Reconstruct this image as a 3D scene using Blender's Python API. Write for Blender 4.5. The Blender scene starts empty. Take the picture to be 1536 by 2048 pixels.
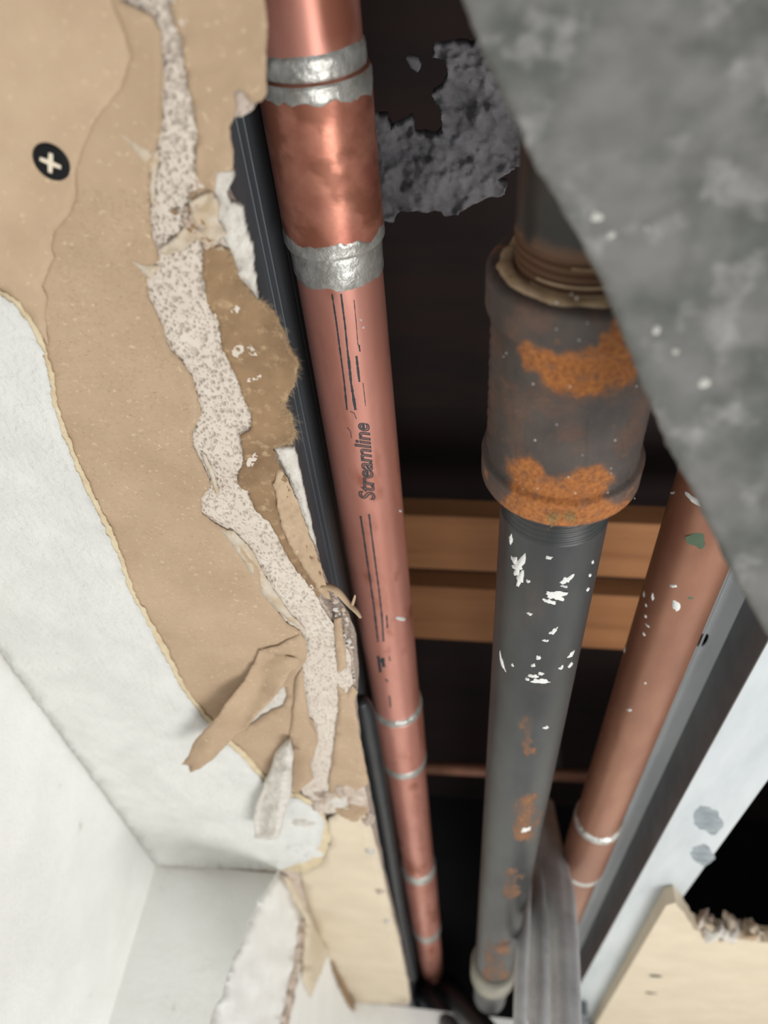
import bpy, math, random
import numpy as np
from mathutils import Vector, Matrix, noise, geometry
random.seed(7); np.random.seed(7)

# ---------------------------------------------------------------- camera
FPX = 1479.0                                   # focal length in pixels of the 1536 x 2048 frame
_d = Vector((157, -1376, -1479)).normalized()  # where the pipes run to, in camera space
_e = Vector((1, -.0275, .132)); _e = (_e - _d * _e.dot(_d)).normalized()
_n = _e.cross(_d).normalized()
R = Matrix((_e, _d, _n))                       # camera -> world
RI = R.transposed()
cam_d = bpy.data.cameras.new('camera'); cam = bpy.data.objects.new('camera', cam_d)
bpy.context.scene.collection.objects.link(cam); bpy.context.scene.camera = cam
cam.matrix_world = R.to_4x4()
cam_d.sensor_width = 36; cam_d.sensor_fit = 'AUTO'; cam_d.lens = FPX / 2048 * 36
cam_d.clip_start = .005; cam_d.clip_end = 20
cam_d.dof.use_dof = True; cam_d.dof.focus_distance = .252; cam_d.dof.aperture_fstop = 9.2

# ---------------------------------------------------------------- world, lights, exposure
sc = bpy.context.scene
sc.view_settings.view_transform = 'Standard'; sc.view_settings.look = 'None'
sc.view_settings.gamma = 1; sc.view_settings.use_curve_mapping = False
sc.view_settings.exposure = 0.3
w = bpy.data.worlds.new('room_light'); sc.world = w; w.use_nodes = True
w.node_tree.nodes['Background'].inputs[0].default_value = (.97, .985, 1.0, 1)
w.node_tree.nodes['Background'].inputs[1].default_value = .42
def area(name, loc, target, size, power, col):
    l = bpy.data.lights.new(name, 'AREA'); l.shape = 'SQUARE'; l.size = size; l.energy = power; l.color = col
    o = bpy.data.objects.new(name, l); sc.collection.objects.link(o)
    o.location = loc
    o.rotation_euler = (Vector(target) - Vector(loc)).to_track_quat('-Z', 'Y').to_euler()
    return o
area('window_light', (.66, .27, -.88), (-.03, .3, .18), .6, 10.0, (1, .985, .96))

# ---------------------------------------------------------------- geometry of the view (millimetres)
def ray(px, py):
    return R @ Vector((px - 768, 1024 - py, -FPX)) / FPX
def PZ(px, py, z):
    r = ray(px, py); return r * (z / r.z)
def PD(px, py, D): return ray(px, py) * D
def PYp(px, py, y):
    r = ray(px, py); return r * (y / r.y)
def PXp(px, py, x):
    r = ray(px, py); return r * (x / r.x)
def proj(v):
    c = RI @ Vector(v); return (768 + FPX * c.x / -c.z, 1024 - FPX * c.y / -c.z)
def cyl(px, py, ax, az, r):
    d = ray(px, py); a = d.x**2 + d.z**2; b = -2 * (d.x * ax + d.z * az); c = ax * ax + az * az - r * r
    q = b * b - 4 * a * c
    t = (-b - math.sqrt(max(q, 0))) / (2 * a)
    return d * t
def N3(x, y, z=0.0, s=1.0): return noise.noise(Vector((x * s, y * s, z * s)))
def FB(x, y, z=0.0, s=1.0, o=4):
    v = 0; a = 1
    for i in range(o): v += a * N3(x, y, z + i * 7.3, s); s *= 2; a *= .55
    return v

# ---------------------------------------------------------------- linking helpers
def lin(c):
    return tuple((x / 255 / 12.92) if x / 255 <= .04045 else ((x / 255 + .055) / 1.055) ** 2.4 for x in c) + (1,)
def mk(name, verts, faces, m, parent=None, smooth=True, mask=None):
    """verts in mm, world space -> one mesh object"""
    a = np.array([tuple(v) for v in verts], dtype=np.float64) * .001
    if parent is not None and parent.type == 'EMPTY' or parent is not None:
        org = np.array(ORG.get(parent.name, (0, 0, 0)))
    else:
        org = (a.min(0) + a.max(0)) / 2
    a = a - org
    me = bpy.data.meshes.new(name)
    me.from_pydata(a.tolist(), [], faces); me.update()
    if m: me.materials.append(m)
    if smooth: me.polygons.foreach_set('use_smooth', [True] * len(me.polygons))
    if mask is not None:
        at = me.attributes.new('mask', 'FLOAT', 'POINT'); at.data.foreach_set('value', mask)
    o = bpy.data.objects.new(name, me); sc.collection.objects.link(o)
    if parent is not None: o.parent = parent; ORG[o.name] = tuple(org)
    else: o.location = org; ORG[o.name] = tuple(org)
    return o
ORG = {}
def thing(name, label, cat, loc_mm, group=None):
    o = bpy.data.objects.new(name, None); sc.collection.objects.link(o)
    o.empty_display_size = .01
    loc = tuple(x * .001 for x in loc_mm); o.location = loc; ORG[o.name] = loc
    if label: o['label'] = label
    if cat: o['category'] = cat
    if group: o['group'] = group
    return o
def tag(o, label=None, cat=None, group=None, kind=None):
    if label: o['label'] = label
    if cat: o['category'] = cat
    if group: o['group'] = group
    if kind: o['kind'] = kind
    return o

# ---------------------------------------------------------------- materials
def M(name, c1, c2=None, ns=60, rough=.8, metal=0, bump=0, bs=600, bd=.0003, stretch=(1, 1, 1), detail=6,
      c3=None, ns3=900, c3lo=.6, c3hi=.7, mask=None, mrough=.9, mmetal=0, lo=.35, hi=.65, bump2=0, bs2=80, mc2=None, spec=None, vor=0, vs=400):
    m = bpy.data.materials.new(name); m.use_nodes = True; nt = m.node_tree; nd = nt.nodes; L = nt.links.new
    b = nd['Principled BSDF']
    if spec is not None: b.inputs['Specular IOR Level'].default_value = spec
    tc = nd.new('ShaderNodeTexCoord'); mp = nd.new('ShaderNodeMapping'); L(tc.outputs['Object'], mp.inputs[0])
    mp.inputs['Scale'].default_value = stretch
    def nz(s, det=detail, rg=.6):
        n = nd.new('ShaderNodeTexNoise'); n.inputs['Scale'].default_value = s; n.inputs['Detail'].default_value = det
        n.inputs['Roughness'].default_value = rg; L(mp.outputs[0], n.inputs['Vector']); return n.outputs['Fac']
    def mr(src, a, bb):
        r = nd.new('ShaderNodeMapRange'); r.inputs[1].default_value = a; r.inputs[2].default_value = bb; L(src, r.inputs[0]); return r.outputs[0]
    def mix(f, A, B):
        x = nd.new('ShaderNodeMix'); x.data_type = 'RGBA'; L(f, x.inputs[0])
        for i, q in ((6, A), (7, B)):
            if isinstance(q, tuple): x.inputs[i].default_value = q
            else: L(q, x.inputs[i])
        return x.outputs[2]
    def mixf(f, A, B):
        x = nd.new('ShaderNodeMix'); L(f, x.inputs[0]); x.inputs[2].default_value = A; x.inputs[3].default_value = B; return x.outputs[0]
    col = lin(c1)
    if c2: col = mix(mr(nz(ns), lo, hi), lin(c1), lin(c2))
    if c3: col = mix(mr(nz(ns3), c3lo, c3hi), col, lin(c3))
    b.inputs['Roughness'].default_value = rough; b.inputs['Metallic'].default_value = metal
    if mask:
        at = nd.new('ShaderNodeAttribute'); at.attribute_name = 'mask'; f = at.outputs['Fac']
        mcol = lin(mask)
        if mc2: mcol = mix(mr(nz(900), .35, .65), lin(mask), lin(mc2))
        col = mix(f, col, mcol)
        L(mixf(f, rough, mrough), b.inputs['Roughness']); L(mixf(f, metal, mmetal), b.inputs['Metallic'])
    if isinstance(col, tuple): b.inputs['Base Color'].default_value = col
    else: L(col, b.inputs['Base Color'])
    last = None
    for st, s in ((bump, bs), (bump2, bs2)):
        if st:
            bp = nd.new('ShaderNodeBump'); bp.inputs['Strength'].default_value = st; bp.inputs['Distance'].default_value = bd if s == bs else bd * 3
            L(nz(s), bp.inputs['Height'])
            if last: L(last, bp.inputs['Normal'])
            last = bp.outputs[0]
    if vor:
        v = nd.new('ShaderNodeTexVoronoi'); v.inputs['Scale'].default_value = vs; L(tc.outputs['Object'], v.inputs['Vector'])
        bp = nd.new('ShaderNodeBump'); bp.inputs['Strength'].default_value = vor; bp.inputs['Distance'].default_value = bd
        L(mr(v.outputs['Distance'], .0, .45), bp.inputs['Height'])
        if last: L(last, bp.inputs['Normal'])
        last = bp.outputs[0]
    if last: L(last, b.inputs['Normal'])
    return m
m_paint = M('painted_texture', (223, 223, 218), (212, 212, 207), 40, .75, bump=.7, bs=450, bd=.0012, bump2=.5, bs2=110)
m_wall = M('wall_paint', (243, 243, 240), (236, 236, 232), 30, .8, bump=.4, bs=220, bd=.0012, c3=(214, 206, 196), ns3=60, c3lo=.66, c3hi=.74)
m_cream = M('cream_paper', (214, 200, 176), (204, 190, 166), 25, .9, bump=.1, bs=500)
m_kraft = M('kraft_paper', (184, 159, 132), (170, 145, 118), 28, .92, bump=.35, bs=1400, bd=.00025, c3=(205, 184, 152), ns3=520, c3lo=.6, c3hi=.72, bump2=.15, bs2=160)
m_kraft2 = M('kraft_ply', (190, 166, 138), (178, 153, 125), 40, .92, bump=.35, bs=1400, bd=.00025, c3=(206, 182, 150), ns3=500, c3lo=.6, c3hi=.72)
m_kraftd = M('shaded_backing_paper', (152, 124, 92), (128, 102, 76), 60, .95, bump=.5, bs=900, bd=.0004, c3=(178, 152, 118), ns3=260, c3lo=.55, c3hi=.7, bump2=.3, bs2=200)  # kraft darkened: shade of the tilted flap put into its colour
m_ply = M('paper_rim', (214, 200, 168), (202, 182, 148), 120, .9, bump=.3, bs=1200)
m_gyp = M('gypsum', (212, 202, 189), (202, 190, 177), 80, .9, bump=.2, bs=1600, bd=.0002, mask=(160, 149, 138), mrough=.95)
m_gypr = M('crumbled_gypsum', (218, 206, 194), (186, 164, 146), 160, .92, bump=.9, bs=700, bd=.0008, vor=.6, vs=900)
m_gypw = M('white_gypsum', (224, 219, 210), (204, 198, 188), 200, .92, bump=.8, bs=900, bd=.0006, bump2=.6, bs2=300)
m_smear = M('plaster_smear', (200, 190, 174), (186, 165, 138), 160, .92, bump=.3, bs=900)
m_black = M('black_oxide', (14, 15, 17), spec=.2, rough=.6, bump=.1)
m_bare = M('bare_recess', (220, 208, 186), rough=.7)
m_fibre = M('paper_fibre', (206, 182, 146), rough=.95)
m_cu = M('copper_tube', (222, 156, 140), (204, 138, 120), 55, .4, metal=.45, bump=.12, bs=900, bd=.0001, stretch=(1, .25, 1), c3=(178, 112, 88), ns3=50, c3lo=.55, c3hi=.75, mask=(168, 104, 82), mrough=.5, mmetal=.4)
m_cuf = M('copper_fitting', (222, 152, 128), (194, 124, 102), 90, .36, metal=.5, bump=.2, bs=700, bd=.00015, c3=(188, 112, 98), ns3=60, c3lo=.5, c3hi=.7, mask=(150, 92, 70), mrough=.5, mmetal=.4)
m_cuo = M('aged_copper_tube', (166, 118, 94), (142, 98, 78), 40, .42, metal=.4, bump=.12, bs=700, bd=.0001, stretch=(1, .3, 1), c3=(150, 98, 78), ns3=60, c3lo=.55, c3hi=.7)
m_sold = M('solder', (222, 222, 216), (184, 182, 174), 160, .32, metal=.55, bump=.6, bs=420, bd=.0005, bump2=.4, bs2=150)
m_ink = M('ink', (50, 55, 60), rough=.6)
m_iron = M('black_iron', (70, 72, 72), (50, 51, 52), 45, .42, metal=.35, bump=.15, bs=900, bd=.00012, stretch=(1, .3, 1), mask=(150, 96, 52), mrough=.9, mc2=(96, 78, 62))
m_ironu = M('dark_iron', (58, 54, 48), (40, 38, 36), 45, .4, metal=.35, bump=.2, bs=700, bd=.0002, mask=(112, 80, 56), mrough=.8)
m_cast = M('cast_iron', (84, 75, 70), (62, 55, 52), 60, .6, metal=.2, bump=.6, bs=900, bd=.0004, c3=(116, 88, 66), ns3=300, c3lo=.62, c3hi=.74, mask=(178, 114, 58), mrough=.95, mc2=(132, 78, 42))
m_dope = M('pipe_dope', (176, 154, 124), (150, 126, 98), 200, .5, bump=.7, bs=400, bd=.0006)
m_plast = M('plaster_splash', (222, 222, 218), rough=.8, bump=.5, bs=900)
m_fleck = M('dusty_fleck', (196, 194, 186), rough=.95)
m_fuzz = M('pale_fuzz', (206, 180, 130), rough=.95)
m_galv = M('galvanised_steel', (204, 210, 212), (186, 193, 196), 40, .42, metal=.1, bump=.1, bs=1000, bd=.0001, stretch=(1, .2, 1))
m_galvd = M('dull_shaded_steel', (112, 116, 120), (96, 100, 104), 40, .5, metal=.5)
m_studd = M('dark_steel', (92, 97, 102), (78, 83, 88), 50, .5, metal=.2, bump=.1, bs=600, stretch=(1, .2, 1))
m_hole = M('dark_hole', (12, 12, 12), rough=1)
m_wood = M('strapping_wood', (166, 114, 72), (148, 98, 60), 60, .7, bump=.2, bs=300, stretch=(.12, 1, 1), c3=(130, 84, 50), ns3=120, c3lo=.6, c3hi=.8)
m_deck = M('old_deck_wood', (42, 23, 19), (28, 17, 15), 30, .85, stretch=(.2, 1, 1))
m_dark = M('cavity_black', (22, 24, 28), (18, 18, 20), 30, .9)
m_grey = M('grey_backing_paper', (124, 123, 120), (92, 95, 91), 70, .95, bump=.3, bs=300, bd=.0005, c3=(158, 156, 154), ns3=95, c3lo=.54, c3hi=.72, lo=.38, hi=.66, detail=3)
m_fluff = M('grey_fluff', (128, 126, 128), (102, 100, 103), 70, 1, bump=.5, bs=500, bd=.0008, c3=(134, 140, 140), ns3=60, c3lo=.6, c3hi=.75)
m_hose = M('black_rubber', (46, 48, 50), (38, 40, 42), 50, .45)
m_gcable = M('grey_jacket', (186, 186, 186), (164, 164, 166), 60, .6, bump=.1, bs=300, c3=(150, 150, 150), ns3=90, c3lo=.6, c3hi=.75)
m_dull = M('plaster_smeared_iron', (150, 146, 132), (120, 116, 106), 60, .7, bump=.3)
m_smudge = M('dull_zinc', (128, 136, 142), (158, 166, 170), 90, .6, metal=.2)
m_green = M('verdigris', (86, 104, 84), rough=.9)

# ---------------------------------------------------------------- shape builders
def refine(pts, step, rag=0, seed=0, fs=.05, closed=True):
    out = []; n = len(pts)
    for i in range(n if closed else n - 1):
        a = pts[i]; b = pts[(i + 1) % n]; L = math.hypot(b[0] - a[0], b[1] - a[1]); k = max(1, int(L / step))
        for j in range(k):
            t = j / k; x = a[0] + (b[0] - a[0]) * t; y = a[1] + (b[1] - a[1]) * t
            if rag:
                x += rag * FB(x, y, seed + 3.1, fs); y += rag * FB(x, y, seed + 31.7, fs)
            out.append((x, y))
    return out
def inside(P, x, y):
    """vectorised point in polygon"""
    P = np.array(P); x = np.asarray(x, float); y = np.asarray(y, float); c = np.zeros(x.shape, bool)
    x1, y1 = P[:, 0], P[:, 1]; x2, y2 = np.roll(x1, -1), np.roll(y1, -1)
    for a, b, e, f in zip(x1, y1, x2, y2):
        if b == f: continue
        k = ((b > y) != (f > y)) & (x < (e - a) * (y - b) / (f - b) + a)
        c ^= k
    return c
def dist(P, x, y):
    P = np.array(P); d = np.full(len(x), 1e9); x = np.array(x); y = np.array(y)
    for i in range(len(P)):
        d = np.minimum(d, (x - P[i, 0])**2 + (y - P[i, 1])**2)
    return np.sqrt(d)
def tri2d(outline, step, holes=(), jitter=.35):
    xs = [p[0] for p in outline]; ys = [p[1] for p in outline]
    gx, gy = np.meshgrid(np.arange(min(xs), max(xs), step), np.arange(min(ys), max(ys), step))
    gx = gx.ravel() + (np.random.rand(gx.size) - .5) * step * jitter; gy = gy.ravel() + (np.random.rand(gy.size) - .5) * step * jitter
    k = inside(outline, gx, gy)
    for h in holes: k &= ~inside(h, gx, gy)
    gx = gx[k]; gy = gy[k]
    allb = list(outline)
    for h in holes: allb += list(h)
    dd = dist(allb, gx, gy); k = dd > step * .55; gx = gx[k]; gy = gy[k]
    vs = [Vector(p) for p in outline]; n = len(outline); ed = [(i, (i + 1) % n) for i in range(n)]
    for h in holes:
        b = len(vs); vs += [Vector(p) for p in h]; ed += [(b + i, b + (i + 1) % len(h)) for i in range(len(h))]
    vs += [Vector(p) for p in zip(gx.tolist(), gy.tolist())]
    v, e, f, *_ = geometry.delaunay_2d_cdt(vs, ed, [], 1, 1e-5)
    v = [tuple(p) for p in v]
    f = [tuple(q) for q in f]
    if holes:
        c = [((v[q[0]][0] + v[q[1]][0] + v[q[2]][0]) / 3, (v[q[0]][1] + v[q[1]][1] + v[q[2]][1]) / 3) for q in f]
        cx = np.array([p[0] for p in c]); cy = np.array([p[1] for p in c]); kk = np.zeros(len(f), bool)
        for h in holes: kk |= inside(h, cx, cy)
        f = [q for q, r in zip(f, kk) if not r]
    return v, f
def shell(v3, f, back):
    """closed solid between a triangulated face v3 and its copy `back`"""
    n = len(v3); cnt = {}
    for q in f:
        for i in range(3):
            a, b = q[i], q[(i + 1) % 3]; cnt[(a, b)] = 1
    faces = list(f) + [tuple(n + i for i in reversed(q)) for q in f]
    for (a, b) in cnt:
        if (b, a) not in cnt: faces.append((b, a, n + a, n + b))
    return list(v3) + list(back), faces
def sheet(name, outline, z, thick, m, parent=None, step=14, rag=3, fs=.05, curl=0, curl_d=14, wr=0, wrs=.02, holes=(), seed=0, edge=5, smooth=True, back_dir=None, raghole=True):
    """a torn sheet: outline in picture pixels cast on height z (number or function of px,py), real thickness"""
    ol = refine(outline, edge, rag, seed, fs)
    hl = [refine(h, edge, rag if raghole else 0, seed + 9, fs) for h in holes]
    v, f = tri2d(ol, step, hl)
    zf = z if callable(z) else (lambda a, b: z)
    allb = ol + [p for h in hl for p in h]
    d = dist(allb, [p[0] for p in v], [p[1] for p in v]) if curl else None
    v3 = []
    for i, p in enumerate(v):
        zz = zf(*p)
        if wr: zz -= wr * FB(p[0], p[1], seed, wrs, 3)
        if curl: zz -= curl * math.exp(-d[i] / curl_d) * (.45 + 1.1 * N3(p[0], p[1], seed + 5, .02))
        v3.append(PZ(p[0], p[1], zz))
    # faces wound to look down (towards -z)
    a, b, c = (v3[i] for i in f[0])
    if (b - a).cross(c - a).z > 0: f = [tuple(reversed(q)) for q in f]
    bd = Vector((0, 0, thick)) if back_dir is None else back_dir
    vv, ff = shell(v3, f, [p + bd for p in v3])
    return mk(name, vv, ff, m, parent, smooth)
def lathe(name, ax, az, prof, m, parent=None, seg=96, rfn=None, maskfn=None, cap=True, drift=0):
    """tube along Y, prof = [(y, r), ...]"""
    vs = []; mask = []
    for (y, r) in prof:
        for s in range(seg):
            t = 2 * math.pi * s / seg; rr = r + (rfn(y, t) if rfn else 0)
            p = (ax + rr * math.sin(t), y, az - rr * math.cos(t)); vs.append(p)
            if maskfn: mask.append(maskfn(p, y, t))
    fs = []
    n = len(prof)
    for i in range(n - 1):
        for s in range(seg):
            a = i * seg + s; b = i * seg + (s + 1) % seg
            fs.append((a, b, b + seg, a + seg))
    if cap:
        fs.append(tuple(range(seg))[::-1]); fs.append(tuple((n - 1) * seg + s for s in range(seg)))
    o = mk(name, vs, fs, m, parent, True, mask if maskfn else None)
    return o
def frange(a, b, n): return [a + (b - a) * i / (n - 1) for i in range(n)]
def yat(px, py, ax, az, r): return cyl(px, py, ax, az, r).y
def box(name, lo, hi, m, parent=None, bev=0):
    x0, y0, z0 = lo; x1, y1, z1 = hi
    vs = [(x, y, z) for x in (x0, x1) for y in (y0, y1) for z in (z0, z1)]
    fs = [(0, 1, 3, 2), (4, 6, 7, 5), (0, 4, 5, 1), (2, 3, 7, 6), (0, 2, 6, 4), (1, 5, 7, 3)]
    o = mk(name, vs, fs, m, parent, False)
    if bev:
        b = o.modifiers.new('bevel', 'BEVEL'); b.width = bev * .001; b.segments = 2
    return o
def tube(name, pts, rad, m, parent=None, seg=20, ridges=0, ridge_amp=0, sub=6):
    """round tube through 3d points (mm), rad number or list"""
    P = [Vector(p) for p in pts]; n = len(P); Rr = rad if isinstance(rad, (list, tuple)) else [rad] * n
    Q = []; RQ = []
    for i in range(n - 1):
        p0 = P[max(i - 1, 0)]; p1 = P[i]; p2 = P[i + 1]; p3 = P[min(i + 2, n - 1)]
        for j in range(sub):
            t = j / sub
            Q.append(.5 * ((2 * p1) + (p2 - p0) * t + (2 * p0 - 5 * p1 + 4 * p2 - p3) * t * t + (3 * p1 - p0 - 3 * p2 + p3) * t**3))
            RQ.append(Rr[i] + (Rr[i + 1] - Rr[i]) * t)
    Q.append(P[-1]); RQ.append(Rr[-1])
    up = Vector((0.3, 0, 1)); vs = []; fs = []
    for i, q in enumerate(Q):
        d = (Q[min(i + 1, len(Q) - 1)] - Q[max(i - 1, 0)]).normalized()
        a = d.cross(up).normalized(); b = a.cross(d).normalized()
        for s in range(seg):
            t = 2 * math.pi * s / seg
            r = RQ[i] * (1 + (ridge_amp * abs(math.sin(ridges * t / 2)) if ridges else 0))
            vs.append(q + a * r * math.cos(t) + b * r * math.sin(t))
    for i in range(len(Q) - 1):
        for s in range(seg):
            a = i * seg + s; b = i * seg + (s + 1) % seg
            fs.append((a, b, b + seg, a + seg))
    fs.append(tuple(range(seg))[::-1]); fs.append(tuple((len(Q) - 1) * seg + s for s in range(seg)))
    return mk(name, vs, fs, m, parent)
def ribbon_px(segs, hit):
    """flat ink strips on a surface; segs = [(polyline px, width px), ...]"""
    vs = []; fs = []
    for pts, wd in segs:
        q = refine(pts, 4, closed=False) + [pts[-1]]
        b0 = len(vs)
        for i, p in enumerate(q):
            a = q[max(i - 1, 0)]; b = q[min(i + 1, len(q) - 1)]
            dx, dy = b[0] - a[0], b[1] - a[1]; L = math.hypot(dx, dy) or 1; nx, ny = -dy / L, dx / L
            ww = wd * .5 * (1 + .5 * N3(p[0], p[1], 3, .2))
            for s in (-1, 1): vs.append(hit(p[0] + nx * ww * s, p[1] + ny * ww * s))
        for i in range(len(q) - 1):
            k = b0 + 2 * i; fs.append((k, k + 1, k + 3, k + 2))
    return vs, fs
def blob(name, c, nrm, r, h, m, parent=None, seed=0, elong=(1, 1), ang=0, seg=22, rag=.45):
    """irregular dab standing on a surface"""
    n = nrm.normalized(); u = n.cross(Vector((0, 1, .2))).normalized(); v = n.cross(u)
    ca, sa = math.cos(ang), math.sin(ang); u, v = u * ca + v * sa, v * ca - u * sa
    vs = [c + n * h]; fs = []
    rings = 4
    for k in range(1, rings + 1):
        t = k / rings
        for s in range(seg):
            a = 2 * math.pi * s / seg
            rr = r * t * (1 + rag * FB(math.cos(a) * 1.3, math.sin(a) * 1.3, seed * 3.7, 1.2))
            hh = h * (1 - t * t) * (1 + .5 * N3(a, t, seed, 2)) - (.25 * h if k == rings else 0)
            vs.append(c + u * rr * math.cos(a) * elong[0] + v * rr * math.sin(a) * elong[1] + n * hh)
    for s in range(seg): fs.append((0, 1 + s, 1 + (s + 1) % seg))
    for k in range(rings - 1):
        for s in range(seg):
            a = 1 + k * seg + s; b = 1 + k * seg + (s + 1) % seg; fs.append((a, a + seg, b + seg, b))
    fs.append(tuple(1 + (rings - 1) * seg + s for s in range(seg)))
    return mk(name, vs, fs, m, parent)
def fibres(name, seeds, m, parent, r=.035):
    """seeds = [(start mm, direction, length mm)] -> fine curved hairs in one mesh"""
    vs = []; fs = []
    for p, d, L in seeds:
        p = Vector(p); d = Vector(d).normalized(); c = Vector((random.gauss(0, 1), random.gauss(0, 1), random.gauss(0, .5))) * .25
        b = len(vs); k = 4
        for i in range(k + 1):
            a = d.cross(Vector((.1, .3, 1))).normalized(); bb = a.cross(d)
            rr = r * (1 - .6 * i / k)
            for s in range(3):
                t = 2 * math.pi * s / 3; vs.append(p + a * rr * math.cos(t) + bb * rr * math.sin(t))
            p = p + d * (L / k); d = (d + c).normalized()
        for i in range(k):
            for s in range(3):
                q = b + i * 3 + s; q2 = b + i * 3 + (s + 1) % 3; fs.append((q, q2, q2 + 3, q + 3))
    o = mk(name, vs, fs, m, parent); o['kind'] = 'stuff'
    return o

# ================================================================ LARGE STRUCTURE
ZC = 164.0
# outer (cut) edge of the ceiling board, seen against the dark stud: cast on the board's upper face
EDGE = [(520, -160), (521, 0), (527, 51), (523, 109), (527, 184), (505, 200), (470, 200), (466, 240), (457, 254), (467, 300), (466, 344), (455, 367),
        (467, 391), (482, 414), (486, 453), (500, 488), (506, 547), (518, 600), (545, 680), (566, 770), (580, 870), (590, 900), (606, 967),
        (620, 1030), (626, 1061), (640, 1120), (655, 1165), (672, 1190), (697, 1225), (712, 1270), (718, 1340), (714, 1400), (722, 1478),
        (738, 1565), (771, 1748), (800, 1870), (818, 1960), (824, 2020)]
CE = [(0, 1305), (312, 1730)]
pa, pb = PZ(*CE[0], ZC), PZ(*CE[1], ZC)
def wx(y): return pa.x + (pb.x - pa.x) * (y - pa.y) / (pb.y - pa.y)
YW = pb.y                                    # the wall that faces us below the ceiling
XJ = PZ(560, 1740, ZC).x                     # its right-hand end
YF = PZ(760, 2012, ZC).y                     # far wall
eo = refine(EDGE, 7, 1.6, 4, .06, closed=False) + [EDGE[-1]]
exy = [PZ(x, y, 177) for x, y in eo]
# ceiling board: thick slab of crumbly core
ol = [(p.x, p.y) for p in exy if p.y < YF - 2] + [(exy[-1].x, YF - 1)]
ol = [(ol[0][0], -130)] + ol
yN = -130
left = [(wx(YF) - 12, YF - 1), (wx(YW), YW)] + [(wx(y), y) for y in (400, 200, 0)] + [(wx(-130), yN)]
out = ol + left
v, f = tri2d(out, 14)
v3 = [Vector((a, b, 166.9 + .25 * FB(a, b, 0, .3, 3))) for a, b in v]
a, b, c = (v3[i] for i in f[0])
if (b - a).cross(c - a).z > 0: f = [tuple(reversed(q)) for q in f]
vv, ff = shell(v3, f, [Vector((p.x, p.y, 177)) for p in v3])
ceiling = mk('ceiling', vv, ff, m_gypr, None, False); ceiling['kind'] = 'structure'
ceiling['label'] = 'torn ceiling drywall board with white paint, brown paper and bare gypsum'

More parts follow.
